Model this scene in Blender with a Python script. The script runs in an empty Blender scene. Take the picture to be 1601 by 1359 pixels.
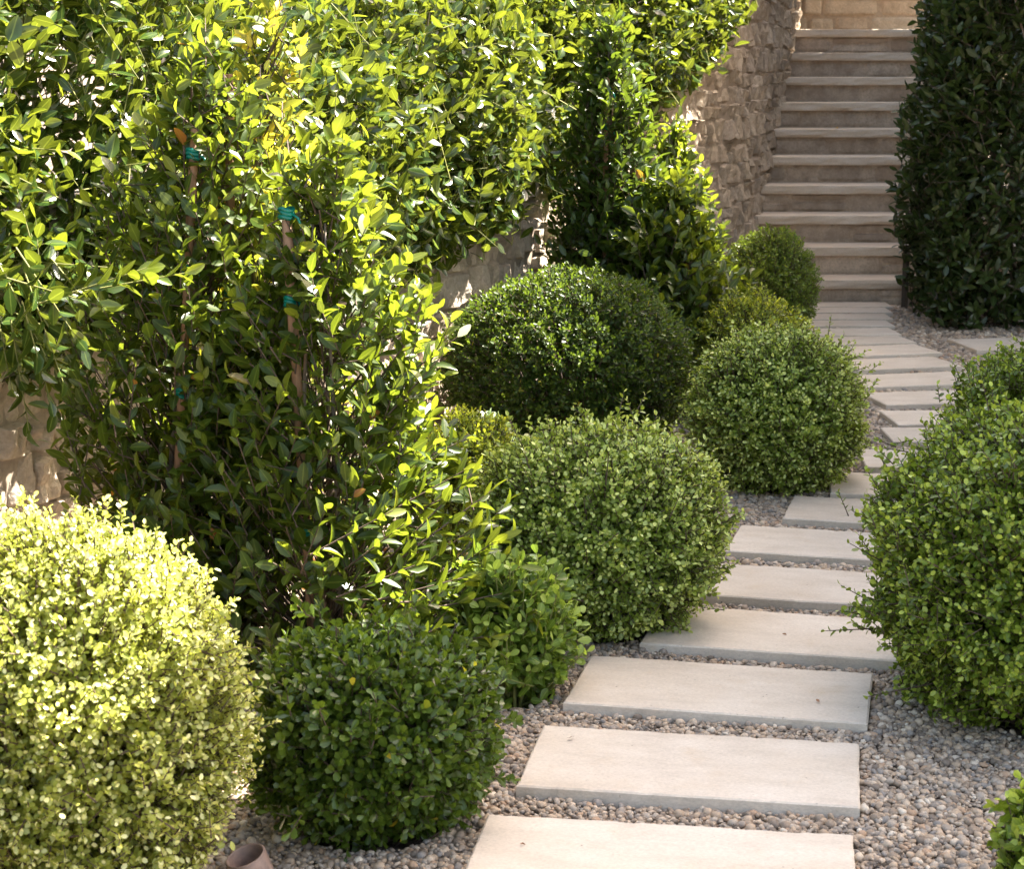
import bpy, math, random
import numpy as np
from mathutils import Vector

rng = np.random.default_rng(11)
random.seed(5)
R = math.radians
scene = bpy.context.scene
COL = scene.collection

# ------------------------------------------------------------------ helpers
def vnoise(p, seed=0):
    """vectorised value noise in 0..1, p (n,3)"""
    p = np.asarray(p, float)
    i = np.floor(p).astype(np.int64); f = p - i
    f = f * f * (3 - 2 * f)
    def h(a, b, c):
        n = (a * 374761393 + b * 668265263 + c * 2147483647 + seed * 974634713) & 0xffffffff
        n = ((n ^ (n >> 13)) * 1274126177) & 0xffffffff
        n = (n ^ (n >> 16)) & 0xffffffff
        return n / 4294967295.0
    x, y, z = i[:, 0], i[:, 1], i[:, 2]; u, v, w = f[:, 0], f[:, 1], f[:, 2]
    def L(a, b, t): return a + (b - a) * t
    return L(L(L(h(x, y, z), h(x + 1, y, z), u), L(h(x, y + 1, z), h(x + 1, y + 1, z), u), v),
             L(L(h(x, y, z + 1), h(x + 1, y, z + 1), u), L(h(x, y + 1, z + 1), h(x + 1, y + 1, z + 1), u), v), w)

def fbm(p, oct=3, seed=0):
    s = 0; a = 1; t = 0
    p = np.asarray(p, float)
    for k in range(oct):
        s = s + a * vnoise(p * 2 ** k + 17.3 * k, seed + k); t += a; a *= .5
    return s / t

def unit(v):
    return v / np.maximum(np.linalg.norm(v, axis=-1, keepdims=True), 1e-9)

class MB:
    """collects vertices, faces (list of (m,k) arrays), a 4 channel point attribute and material slots"""
    def __init__(s): s.v = []; s.f = []; s.a = []; s.m = []; s.n = 0
    def add(s, v, f, attr=None, mat=0):
        v = np.asarray(v, np.float32).reshape(-1, 3)
        if not isinstance(f, (list, tuple)): f = [f]
        for q in f:
            q = np.asarray(q, np.int64)
            s.f.append(q + s.n); s.m.append(np.full(len(q), mat, np.int32))
        s.v.append(v)
        if attr is None: attr = np.zeros((len(v), 4), np.float32)
        attr = np.asarray(attr, np.float32)
        if attr.ndim == 1: attr = np.tile(attr, (len(v), 1))
        s.a.append(attr); s.n += len(v)
    def build(s, name, mats, parent=None, loc=(0, 0, 0), smooth=True):
        me = bpy.data.meshes.new(name)
        v = np.concatenate(s.v); a = np.concatenate(s.a)
        me.vertices.add(len(v)); me.vertices.foreach_set('co', v.ravel())
        li = np.concatenate([q.ravel() for q in s.f]).astype(np.int32)
        tot = np.concatenate([np.full(len(q), q.shape[1], np.int32) for q in s.f])
        st = np.concatenate([[0], np.cumsum(tot)[:-1]]).astype(np.int32)
        me.loops.add(len(li)); me.loops.foreach_set('vertex_index', li)
        me.polygons.add(len(tot)); me.polygons.foreach_set('loop_start', st); me.polygons.foreach_set('loop_total', tot)
        me.polygons.foreach_set('material_index', np.concatenate(s.m))
        me.polygons.foreach_set('use_smooth', np.full(len(tot), smooth, bool))
        at = me.attributes.new('leaf', 'FLOAT_COLOR', 'POINT'); at.data.foreach_set('color', a.ravel())
        me.update(calc_edges=True)
        if not isinstance(mats, (list, tuple)): mats = [mats]
        for m in mats: me.materials.append(m)
        o = bpy.data.objects.new(name, me); COL.objects.link(o)
        o.location = loc
        if parent: o.parent = parent
        return o

def tag(o, label=None, cat=None, group=None, kind=None):
    if label: o['label'] = label
    if cat: o['category'] = cat; o['kind'] = 'thing'
    if group: o['group'] = group
    if kind: o['kind'] = kind
    return o

def thing(name, loc, label, cat, group=None, rz=0):
    o = bpy.data.objects.new(name, None); COL.objects.link(o)
    o.location = loc; o.rotation_euler.z = rz; o.empty_display_size = .1
    return tag(o, label, cat, group)

# ------------------------------------------------------------------ materials
def newmat(name):
    m = bpy.data.materials.new(name); m.use_nodes = True
    nt = m.node_tree; nt.nodes.clear()
    return m, nt
def nd(nt, t, **k):
    n = nt.nodes.new(t)
    for a, b in k.items(): setattr(n, a, b)
    return n
def setin(n, **k):
    for a, b in k.items(): n.inputs[a.replace('_', ' ')].default_value = b
def ramp(nt, fac, stops, interp='LINEAR'):
    r = nd(nt, 'ShaderNodeValToRGB'); cr = r.color_ramp; cr.interpolation = interp
    while len(cr.elements) < len(stops): cr.elements.new(.5)
    for e, (p, c) in zip(cr.elements, stops):
        e.position = p; e.color = (*c, 1) if len(c) == 3 else c
    nt.links.new(fac, r.inputs[0]); return r.outputs[0]
def mixc(nt, fac, a, b, mode='MIX'):
    n = nd(nt, 'ShaderNodeMix', data_type='RGBA', blend_type=mode)
    for s, v in ((n.inputs[0], fac), (n.inputs[6], a), (n.inputs[7], b)):
        if isinstance(v, bpy.types.NodeSocket): nt.links.new(v, s)
        else: s.default_value = v if not isinstance(v, tuple) or len(v) == 4 else (*v, 1)
    return n.outputs[2]
def noise(nt, vec, scale, detail=4, rough=.55):
    n = nd(nt, 'ShaderNodeTexNoise'); setin(n, Scale=scale, Detail=detail, Roughness=rough)
    if vec is not None: nt.links.new(vec, n.inputs['Vector'])
    return n.outputs['Fac']
def mapping(nt, vec, scale=(1, 1, 1), rot=(0, 0, 0)):
    m = nd(nt, 'ShaderNodeMapping'); m.inputs['Scale'].default_value = scale; m.inputs['Rotation'].default_value = rot
    nt.links.new(vec, m.inputs['Vector']); return m.outputs[0]
def bump(nt, h, strength, dist):
    b = nd(nt, 'ShaderNodeBump'); b.inputs['Strength'].default_value = strength; b.inputs['Distance'].default_value = dist
    nt.links.new(h, b.inputs['Height']); return b.outputs[0]
def finish(nt, col, rough=.7, nrm=None, spec=.5, metallic=0):
    p = nd(nt, 'ShaderNodeBsdfPrincipled'); o = nd(nt, 'ShaderNodeOutputMaterial')
    if isinstance(col, bpy.types.NodeSocket): nt.links.new(col, p.inputs['Base Color'])
    else: p.inputs['Base Color'].default_value = (*col, 1)
    if isinstance(rough, bpy.types.NodeSocket): nt.links.new(rough, p.inputs['Roughness'])
    else: p.inputs['Roughness'].default_value = rough
    p.inputs['Specular IOR Level'].default_value = spec; p.inputs['Metallic'].default_value = metallic
    if nrm is not None: nt.links.new(nrm, p.inputs['Normal'])
    nt.links.new(p.outputs[0], o.inputs['Surface']); return p

def leaf_mat(name, dark, light, young, trans, rough=.4, tw=.35, rib=.25, spec=.5, old=None):
    m, nt = newmat(name)
    at = nd(nt, 'ShaderNodeAttribute', attribute_name='leaf')
    sep = nd(nt, 'ShaderNodeSeparateColor'); nt.links.new(at.outputs['Color'], sep.inputs[0])
    rnd, age, acr = sep.outputs[0], sep.outputs[1], sep.outputs[2]
    c = mixc(nt, rnd, dark, light)
    if old is not None:
        c = mixc(nt, ramp(nt, rnd, [(0, (0, 0, 0)), (.955, (0, 0, 0)), (.97, (1, 1, 1))]), c, old)
    c = mixc(nt, ramp(nt, age, [(.45, (0, 0, 0)), (1, (1, 1, 1))]), c, young)
    ribf = ramp(nt, acr, [(0, (rib,) * 3), (.16, (0, 0, 0))])
    c = mixc(nt, ribf, c, tuple(min(1, x * 1.8 + .05) for x in young))
    p = nd(nt, 'ShaderNodeBsdfPrincipled'); nt.links.new(c, p.inputs['Base Color'])
    setin(p, Roughness=rough); p.inputs['Specular IOR Level'].default_value = spec
    t = nd(nt, 'ShaderNodeBsdfTranslucent')
    tc = mixc(nt, .5, mixc(nt, 1.0, c, (2.2, 2.2, 1.2), 'MULTIPLY'), trans)
    nt.links.new(tc, t.inputs['Color'])
    mx = nd(nt, 'ShaderNodeMixShader'); mx.inputs[0].default_value = tw
    nt.links.new(p.outputs[0], mx.inputs[1]); nt.links.new(t.outputs[0], mx.inputs[2])
    o = nd(nt, 'ShaderNodeOutputMaterial'); nt.links.new(mx.outputs[0], o.inputs['Surface'])
    return m

M = {}
M['big'] = leaf_mat('broad_leaf', (.014, .036, .009), (.046, .088, .016), (.17, .215, .020), (.30, .31, .022), .22, .30, .35, spec=.6)
M['ficus'] = leaf_mat('upright_leaf', (.020, .044, .006), (.058, .100, .010), (.20, .225, .022), (.30, .34, .022), .36, .40, .3, old=(.30, .10, .03))
M['deep'] = leaf_mat('shaded_upright_leaf', (.020, .046, .008), (.056, .100, .013), (.15, .19, .02), (.22, .28, .02), .36, .3, .3)  # darker copy of the upright leaf, shade on the narrow tree coloured in
M['gold'] = leaf_mat('gold_tipped_leaf', (.030, .075, .018), (.07, .14, .025), (.52, .40, .05), (.62, .52, .04), .34, .40, .3)
M['laurel'] = leaf_mat('laurel_leaf', (.021, .038, .009), (.040, .066, .013), (.07, .105, .02), (.10, .15, .03), .34, .2, .3)
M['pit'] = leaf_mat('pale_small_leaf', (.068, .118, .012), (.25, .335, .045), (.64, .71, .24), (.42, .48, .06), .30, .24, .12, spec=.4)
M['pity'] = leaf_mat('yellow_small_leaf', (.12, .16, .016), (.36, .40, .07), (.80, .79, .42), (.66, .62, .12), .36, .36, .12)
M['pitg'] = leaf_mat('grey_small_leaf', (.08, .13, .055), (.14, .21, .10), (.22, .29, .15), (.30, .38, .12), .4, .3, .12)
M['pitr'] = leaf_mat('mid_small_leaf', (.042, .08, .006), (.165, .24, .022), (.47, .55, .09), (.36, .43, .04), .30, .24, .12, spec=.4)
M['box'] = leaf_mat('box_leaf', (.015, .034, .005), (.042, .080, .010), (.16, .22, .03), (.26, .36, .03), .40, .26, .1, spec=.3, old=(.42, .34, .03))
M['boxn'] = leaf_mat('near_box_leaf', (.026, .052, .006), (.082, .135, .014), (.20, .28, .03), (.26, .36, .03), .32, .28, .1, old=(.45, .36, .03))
M['boxlit'] = leaf_mat('sunlit_box_leaf', (.05, .095, .012), (.10, .165, .02), (.30, .38, .05), (.36, .45, .04), .34, .36, .1)  # box leaf lightened, sunshine on the far ball put into its colour
M['boxy'] = leaf_mat('sunlit_yellow_box_leaf', (.07, .12, .012), (.15, .21, .02), (.42, .44, .05), (.55, .55, .04), .36, .4, .1)  # yellowish box leaf, brightened further to stand in for sun on it
M['murr'] = leaf_mat('mid_leaf', (.05, .095, .009), (.15, .23, .03), (.36, .45, .09), (.30, .42, .06), .33, .35, .2)

def bark_mat(name, a, b, scale=30):
    m, nt = newmat(name); tc = nd(nt, 'ShaderNodeTexCoord')
    n = noise(nt, mapping(nt, tc.outputs['Object'], (1, 1, .15)), scale, 5, .65)
    finish(nt, ramp(nt, n, [(.3, a), (.7, b)]), .8, bump(nt, n, .5, .004)); return m
M['bark'] = bark_mat('grey_bark', (.10, .075, .055), (.26, .21, .17))
M['twig'] = bark_mat('dark_twig', (.05, .032, .022), (.12, .08, .055), 60)
M['twigl'] = bark_mat('green_twig', (.12, .13, .03), (.22, .22, .06), 60)
M['stake'] = bark_mat('stake_wood', (.17, .085, .045), (.36, .21, .12), 45)
M['tie'] = None
def plain(name, col, rough=.5, var=.25, scale=40, b=0.0):
    m, nt = newmat(name); tc = nd(nt, 'ShaderNodeTexCoord')
    n = noise(nt, tc.outputs['Object'], scale, 4, .6)
    c = ramp(nt, n, [(.25, tuple(x * (1 - var) for x in col)), (.75, tuple(min(1, x * (1 + var)) for x in col))])
    finish(nt, c, rough, bump(nt, n, b, .002) if b else None); return m
M['tie'] = plain('teal_tie_tape', (.0, .16, .12), .35)
M['petal'] = plain('white_petal', (.85, .83, .74), .5, .06)
M['deadleaf'] = plain('dry_leaf', (.26, .12, .05), .6)
M['yellowleaf'] = plain('yellow_leaf', (.75, .45, .05), .5)
M['litter'] = leaf_mat('litter_leaf', (.11, .05, .025), (.27, .15, .07), (.30, .14, .05), (.45, .2, .06), .6, .2, .2)
M['copper'] = plain('weathered_bronze', (.22, .15, .12), .55, .42, 38, .4)
M['lens'] = plain('dark_lens', (.02, .018, .016), .2)
M['ironpost'] = plain('dark_post_paint', (.05, .042, .035), .55)

def limestone(name, a, b, c, streak=(2, 9, 9), grit=0.0):
    m, nt = newmat(name); tc = nd(nt, 'ShaderNodeTexCoord'); P = tc.outputs['Object']
    oi = nd(nt, 'ShaderNodeObjectInfo')
    off = nd(nt, 'ShaderNodeVectorMath', operation='ADD'); nt.links.new(P, off.inputs[0])
    sc = nd(nt, 'ShaderNodeVectorMath', operation='SCALE'); sc.inputs[3].default_value = 37
    cb = nd(nt, 'ShaderNodeCombineXYZ'); nt.links.new(oi.outputs['Random'], cb.inputs[0]); nt.links.new(oi.outputs['Random'], cb.inputs[1])
    nt.links.new(cb.outputs[0], sc.inputs[0]); nt.links.new(sc.outputs[0], off.inputs[1]); P = off.outputs[0]
    n1 = noise(nt, mapping(nt, P, streak), 3.0, 8, .72)
    n2 = noise(nt, P, 3.4, 4, .6)
    n3 = noise(nt, mapping(nt, P, (1, 2.2, 2.2)), 95, 4, .7)
    col = ramp(nt, n1, [(.28, a), (.5, b), (.72, c)])
    col = mixc(nt, ramp(nt, n2, [(.42, (0, 0, 0)), (.75, (.5,) * 3)]), col, tuple(x * y for x, y in zip(b, (.86, .80, .72))))
    vor = nd(nt, 'ShaderNodeTexVoronoi'); setin(vor, Scale=34.0); nt.links.new(P, vor.inputs['Vector'])
    pit = ramp(nt, vor.outputs['Distance'], [(.07, (1, 1, 1)), (.12, (0, 0, 0))])
    gate = ramp(nt, noise(nt, P, 14, 2), [(.58, (0, 0, 0)), (.64, (1, 1, 1))])
    pf = mixc(nt, 1.0, pit, gate, 'MULTIPLY')
    col = mixc(nt, ramp(nt, noise(nt, P, 7, 6, .7), [(.56, (0, 0, 0)), (.74, (.55,) * 3)]), col, tuple(x * y for x, y in zip(b, (.86, .76, .62))))
    col = mixc(nt, pf, col, tuple(x * .45 for x in a))
    col = mixc(nt, 1.0, col, ramp(nt, n3, [(.25, (.78,) * 3), (.6, (1.06,) * 3)]), 'MULTIPLY')
    if grit:
        g1 = noise(nt, P, 120, 2, .5); g2 = noise(nt, P, 5, 4, .65)
        gm = mixc(nt, 1.0, ramp(nt, g1, [(.66, (0, 0, 0)), (.72, (1, 1, 1))]), ramp(nt, g2, [(.46, (0, 0, 0)), (.62, (grit,) * 3)]), 'MULTIPLY')
        col = mixc(nt, gm, col, (.22, .16, .11))
    tone = mixc(nt, oi.outputs['Random'], (.90, .885, .86), (1.05, 1.035, 1.01))
    col = mixc(nt, 1.0, col, tone, 'MULTIPLY')
    finish(nt, col, .62, bump(nt, n3, .25, .002), .35)
    return m
M['paver'] = limestone('cream_limestone', (.475, .41, .34), (.58, .513, .437), (.64, .58, .505), (1.4, 3.2, 3.2), .55)
M['tread'] = limestone('tan_sandstone', (.57, .465, .36), (.68, .575, .465), (.75, .655, .55), (1.5, 6, 6))

def rubble(name, cols, rough=.9):
    m, nt = newmat(name); tc = nd(nt, 'ShaderNodeTexCoord'); P = tc.outputs['Object']
    at = nd(nt, 'ShaderNodeAttribute', attribute_name='leaf')
    sep = nd(nt, 'ShaderNodeSeparateColor'); nt.links.new(at.outputs['Color'], sep.inputs[0])
    c = ramp(nt, sep.outputs[0], [(i / (len(cols) - 1), x) for i, x in enumerate(cols)])
    n1 = noise(nt, P, 9, 6, .7); n2 = noise(nt, P, 55, 5, .65)
    c = mixc(nt, ramp(nt, n1, [(.35, (0, 0, 0)), (.7, (.75,) * 3)]), c, tuple(x * .62 for x in cols[0]))
    c = mixc(nt, ramp(nt, noise(nt, P, 3.1, 4, .6), [(.5, (0, 0, 0)), (.72, (.5,) * 3)]), c, tuple(min(1, x * 1.25) for x in cols[-1]))
    c = mixc(nt, ramp(nt, n2, [(.3, (.55,) * 3), (.55, (0, 0, 0))]), c, tuple(x * .5 for x in cols[1]))
    add = nd(nt, 'ShaderNodeMath', operation='MULTIPLY_ADD'); nt.links.new(n1, add.inputs[0]); add.inputs[1].default_value = 2.0; nt.links.new(n2, add.inputs[2])
    finish(nt, c, rough, bump(nt, add.outputs[0], .7, .012), .25); return m
M['wall'] = rubble('rubble_stone', [(.34, .27, .205), (.46, .37, .28), (.52, .425, .325), (.40, .335, .275), (.58, .48, .375)])
M['wallback'] = rubble('honey_stone', [(.60, .44, .29), (.70, .54, .37), (.62, .45, .30), (.74, .60, .43)])
M['riser'] = rubble('riser_stone', [(.42, .305, .215), (.60, .47, .355), (.44, .35, .275), (.70, .57, .445)])
M['mortarh'] = plain('honey_mortar', (.46, .34, .23), .95, .2, 30, .4)
M['mortar'] = plain('mortar', (.27, .215, .165), .95, .25, 30, .4)

def pebble_mat():
    m, nt = newmat('pebbles'); at = nd(nt, 'ShaderNodeAttribute', attribute_name='leaf')
    sep = nd(nt, 'ShaderNodeSeparateColor'); nt.links.new(at.outputs['Color'], sep.inputs[0])
    tc = nd(nt, 'ShaderNodeTexCoord')
    c = ramp(nt, sep.outputs[0], [(0, (.17, .145, .125)), (.10, (.26, .215, .175)), (.24, (.36, .29, .225)), (.36, (.29, .26, .235)), (.48, (.43, .35, .275)),
             (.60, (.35, .315, .28)), (.72, (.48, .41, .34)), (.82, (.38, .275, .20)), (.87, (.24, .23, .225)), (.93, (.53, .475, .41)), (.98, (.60, .56, .50))], 'CONSTANT')
    n = noise(nt, tc.outputs['Object'], 160, 4, .65)
    c = mixc(nt, 1.0, c, ramp(nt, n, [(.25, (.76, .70, .63)), (.75, (1.24, 1.15, 1.02))]), 'MULTIPLY')
    finish(nt, c, .62, bump(nt, n, .3, .003), .35); return m
M['pebble'] = pebble_mat()
def soil_mat():
    m, nt = newmat('gravelly_soil'); tc = nd(nt, 'ShaderNodeTexCoord')
    v = nd(nt, 'ShaderNodeTexVoronoi'); setin(v, Scale=42.0); nt.links.new(tc.outputs['Object'], v.inputs['Vector'])
    sp = nd(nt, 'ShaderNodeSeparateColor'); nt.links.new(v.outputs['Color'], sp.inputs[0])
    c = ramp(nt, sp.outputs[0], [(0, (.11, .085, .065)), (.4, (.20, .16, .125)), (.75, (.27, .22, .18)), (1, (.34, .29, .24))])
    c = mixc(nt, ramp(nt, noise(nt, tc.outputs['Object'], 3, 3), [(.35, (0, 0, 0)), (.65, (.7,) * 3)]), c, (.10, .075, .055))
    finish(nt, c, .9, bump(nt, v.outputs['Distance'], .8, -.012), .2); return m
M['soil'] = soil_mat()

# ------------------------------------------------------------------ leaves
def tmpl_big(wpos=.45, droop=.18, fold=.10):
    us = [.16, .42, .72, .9]; ws = [.55, 1.0, .78, .42] if wpos < .5 else [.42, .85, 1.0, .62]
    v = [(0, 0, 0, 0)]; 
    for u, w in zip(us, ws):
        dz = -droop * u * u
        v += [(u, -.5 * w, dz + fold * w, 1), (u, 0, dz, 0), (u, .5 * w, dz + fold * w, 1)]
    v.append((1.0, 0, -droop, 0))
    tri = [(0, 1, 2), (0, 2, 3)]; quad = []
    for k in range(3):
        a = 1 + 3 * k
        quad += [(a, a + 3, a + 4, a + 1), (a + 1, a + 4, a + 5, a + 2)]
    tri += [(10, 13, 11), (11, 13, 12)]
    return np.array(v), np.array(tri), np.array(quad)
def tmpl_small(obov=False):
    a, b = (.34, .74) if not obov else (.40, .80)
    wa, wb = (.92, .86) if not obov else (.72, .98)
    v = [(0, 0, 0, 0), (a, -.5 * wa, .10, 1), (b, -.5 * wb, .06, 1), (1, 0, -.05, 0), (b, .5 * wb, .06, 1), (a, .5 * wa, .10, 1), (.52, 0, -.02, 0)]
    tri = [(6, 0, 1), (6, 1, 2), (6, 2, 3), (6, 3, 4), (6, 4, 5), (6, 5, 0)]
    tri = [(x, z, y) for x, y, z in tri]
    return np.array(v), np.array(tri), None
T_BIG = tmpl_big(); T_OBO = tmpl_big(.6, .12, .08); T_SM = tmpl_small(); T_BOX = tmpl_small(True)

def add_leaves(mb, P, A, N, L, W, rnd, age, T):
    tv, tri, quad = T
    A = unit(A); N = unit(N - A * np.sum(N * A, -1, keepdims=True)); B = np.cross(N, A)
    n = len(P); k = len(tv)
    cv = (L * rng.uniform(.0, 1.6, n))[:, None, None]
    X = (P[:, None] + A[:, None] * (tv[None, :, 0:1] * L[:, None, None]) + B[:, None] * (tv[None, :, 1:2] * W[:, None, None])
         + N[:, None] * (tv[None, :, 2:3] * cv))
    at = np.empty((n, k, 4), np.float32)
    at[..., 0] = rnd[:, None]; at[..., 1] = age[:, None]; at[..., 2] = tv[None, :, 3]; at[..., 3] = tv[None, :, 0]
    off = (np.arange(n) * k)[:, None, None]
    f = [(tri[None] + off).reshape(-1, 3)]
    if quad is not None: f.append((quad[None] + off).reshape(-1, 4))
    mb.add(X.reshape(-1, 3), f, at.reshape(-1, 4))

def twigs(mb, P0, P1, r0, r1, sides=3):
    n = len(P0)
    if n == 0: return
    D = unit(P1 - P0); ref = np.where(np.abs(D[:, 2:3]) > .9, np.array([[1., 0, 0]]), np.array([[0, 0, 1.]]))
    a = unit(np.cross(D, ref)); b = np.cross(D, a)
    r0 = np.broadcast_to(np.asarray(r0, float), (n,)); r1 = np.broadcast_to(np.asarray(r1, float), (n,))
    th = np.arange(sides) * 2 * np.pi / sides
    ring = a[:, None] * np.cos(th)[None, :, None] + b[:, None] * np.sin(th)[None, :, None]
    X = np.concatenate([P0[:, None] + ring * r0[:, None, None], P1[:, None] + ring * r1[:, None, None]], 1)
    i = np.arange(sides); j = (i + 1) % sides
    q = np.stack([i, j, j + sides, i + sides], -1)
    mb.add(X.reshape(-1, 3), (q[None] + (np.arange(n) * 2 * sides)[:, None, None]).reshape(-1, 4))

def tube(mb, pts, rad, sides=8, cap=True):
    pts = np.asarray(pts, float); n = len(pts); rad = np.broadcast_to(np.asarray(rad, float), (n,))
    d = unit(np.gradient(pts, axis=0)); ref = np.array([1., 0, 0]) if abs(d[0, 2]) > .7 else np.array([0, 0, 1.])
    a = unit(np.cross(d, ref)); b = np.cross(d, a); th = np.arange(sides) * 2 * np.pi / sides
    X = pts[:, None] + (a[:, None] * np.cos(th)[None, :, None] + b[:, None] * np.sin(th)[None, :, None]) * rad[:, None, None]
    i = np.arange(sides); j = (i + 1) % sides
    q = np.concatenate([np.stack([i, j, j + sides, i + sides], -1) + k * sides for k in range(n - 1)])
    f = [q]
    if cap: f += [np.arange(sides)[None, ::-1], np.arange(sides)[None] + (n - 1) * sides]
    mb.add(X.reshape(-1, 3), f)

def shoots(mb, tw, tips, dirs, Ls, k, ll, wr, spread, T, sizejit=.3, tipsmall=.75, up=.0, opp=False, agebias=None, twr=.0016, young=1.0, rndm=None):
    """leafy shoots: k leaves up each shoot"""
    n = len(tips); dirs = unit(dirs)
    ref = unit(rng.normal(size=(n, 3))); a = unit(np.cross(dirs, ref)); b = np.cross(dirs, a)
    ph0 = rng.uniform(0, 6.28, n); base_r = rng.uniform(0, 1, n) if rndm is None else rndm
    if agebias is None: agebias = rng.uniform(.55, 1, n)
    for j in range(k):
        s = j / max(k - 1, 1)
        pos = tips - dirs * (Ls * (1 - s))[:, None]
        ang = ph0 + (j * 2.4 if not opp else (j // 2) * 1.571 + (j % 2) * math.pi)
        rad = a * np.cos(ang)[:, None] + b * np.sin(ang)[:, None]
        sp = (spread * (1 - .45 * s) + rng.normal(0, .16, n))[:, None]
        ax = dirs * np.cos(sp) + rad * np.sin(sp)
        nm = dirs * np.sin(sp) - rad * np.cos(sp) + rng.normal(0, .22, (n, 3))
        ax = ax + np.array([0, 0, up]) + rng.normal(0, .12, (n, 3))
        size = ll * (1 - (1 - tipsmall) * s) * rng.uniform(1 - sizejit, 1 + sizejit * .6, n)
        age = np.clip((s ** 1.7) * agebias * young + rng.normal(0, .05, n), 0, 1)
        r = np.clip(base_r * .55 + rng.uniform(0, .45, n), 0, 1)
        add_leaves(mb, pos, ax, nm, size, size * wr * rng.uniform(.85, 1.12, n), r, age, T)
    if tw is not None:
        twigs(tw, tips - dirs * (Ls * 1.02)[:, None], tips, twr * 1.4, twr * .6)

def sphere_dirs(n):
    z = rng.uniform(-1, 1, n); t = rng.uniform(0, 2 * np.pi, n); r = np.sqrt(1 - z * z)
    return np.stack([r * np.cos(t), r * np.sin(t), z], -1)

def bush(name, label, cat, x, y, rad, rz, mat, n, ll, wr, T, k=7, L=.09, spread=1.0, lump=.10, outl=.04, upw=.35, depth=.16, seed=0, opp=False, twig='twig', young=1.0, group=None, squash=2.0, stray=0.0, sprigs=None):
    """rounded clipped shrub: leafy shoots on a lumpy dome, an open frame of branches inside"""
    base = thing(name, (x, y, 0), label, cat, group)
    c = np.array([0, 0, rz * .9])
    d = sphere_dirs(n)
    e = np.abs(d) ** squash; d2 = d / (e.sum(1) ** (1 / squash))[:, None]
    bumpv = 1 + lump * (fbm(d * 2.3 + seed * 5.1, 2, seed) - .5) * 2 + lump * .55 * (vnoise(d * 6 + seed, seed + 3) - .5) * 2 + lump * .65 * (vnoise(d * 13 + seed, seed + 5) - .5) * 2
    out = rng.exponential(outl, n) * (d[:, 2] > -.3)
    inn = rng.uniform(0, 1, n) ** 2.2 * depth / rad
    tips = c + d2 * np.array([rad, rad, rz]) * (bumpv + out - inn)[:, None]
    if stray:
        ns = int(n * stray); w = rng.choice(n, ns, replace=False)
        tips[w] += d[w] * rng.uniform(.04, .11, ns)[:, None] + np.array([0, 0, .01])
    keep = tips[:, 2] > .015; tips = tips[keep]; dd = d[keep]
    dirs = dd * (1 - upw) + np.array([0, 0, upw]) + rng.normal(0, .28, dd.shape)
    mb, tw = MB(), MB()
    shoots(mb, tw, tips, dirs, L * rng.uniform(.7, 1.3, len(tips)), k, ll, wr, spread, T, opp=opp, young=young)
    if sprigs:
        t_ = np.array([q[:3] for q in sprigs]) - [x, y, 0]; d_ = np.array([q[3:] for q in sprigs])
        shoots(mb, tw, t_, d_, np.full(len(t_), .13), 9, ll * 1.1, wr, 1.1, T, opp=opp, twr=.0018)
        twigs(tw, t_ - unit(d_) * .15 - d_ * .12, t_ - unit(d_) * .10, .0025, .002, 4)
    # inner branches from the foot of the plant out to the shoots
    m = min(160, len(tips)); w = rng.choice(len(tips), m, replace=False)
    foot = np.array([0, 0, -.03]) + rng.normal(0, .03, (m, 3)) * [1, 1, 0]
    mid = foot * .4 + tips[w] * .5 + np.array([0, 0, -.03]); 
    twigs(tw, foot, mid, .006, .0045, 4); twigs(tw, mid, tips[w], .0045, .002, 3)
    mb.build('foliage', mat, base); tw.build('branches', M[twig], base)
    return base

# ------------------------------------------------------------------ layout of the wall
WP = np.array([(-4.6, -.4), (-3.4, 2.2), (-1.68, 6.2), (-.31, 9.3), (1.0, 12.4), (1.66, 14.2), (1.93, 15.3), (2.66, 18.3), (2.88, 20.0), (3.0, 21.0)])
def smooth_curve(P, n=600):
    t = np.concatenate([[0], np.cumsum(np.linalg.norm(np.diff(P, axis=0), axis=1))])
    s = np.linspace(0, t[-1], n); X = np.stack([np.interp(s, t, P[:, i]) for i in (0, 1)], -1)
    for _ in range(60):
        X[1:-1] = .25 * X[:-2] + .5 * X[1:-1] + .25 * X[2:]
    return s, X
WS, WX = smooth_curve(WP)
WT = unit(np.gradient(WX, axis=0)); WN = np.stack([WT[:, 1], -WT[:, 0]], -1)
def wall_pt(s, d=0, z=0):
    x = np.interp(s, WS, WX[:, 0]); y = np.interp(s, WS, WX[:, 1])
    nx = np.interp(s, WS, WN[:, 0]); ny = np.interp(s, WS, WN[:, 1])
    return np.stack([x + nx * d, y + ny * d, np.broadcast_to(z, np.shape(x))], -1), np.stack([nx, ny, np.zeros_like(nx)], -1)
def s_of_y(y): return np.interp(y, WX[:, 1], WS)
def wall_top(s):
    y = np.interp(s, WS, WX[:, 1]); return np.interp(y, [9, 12.2, 14, 19], [1.35, 2.1, 3.2, 3.6])

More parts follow.
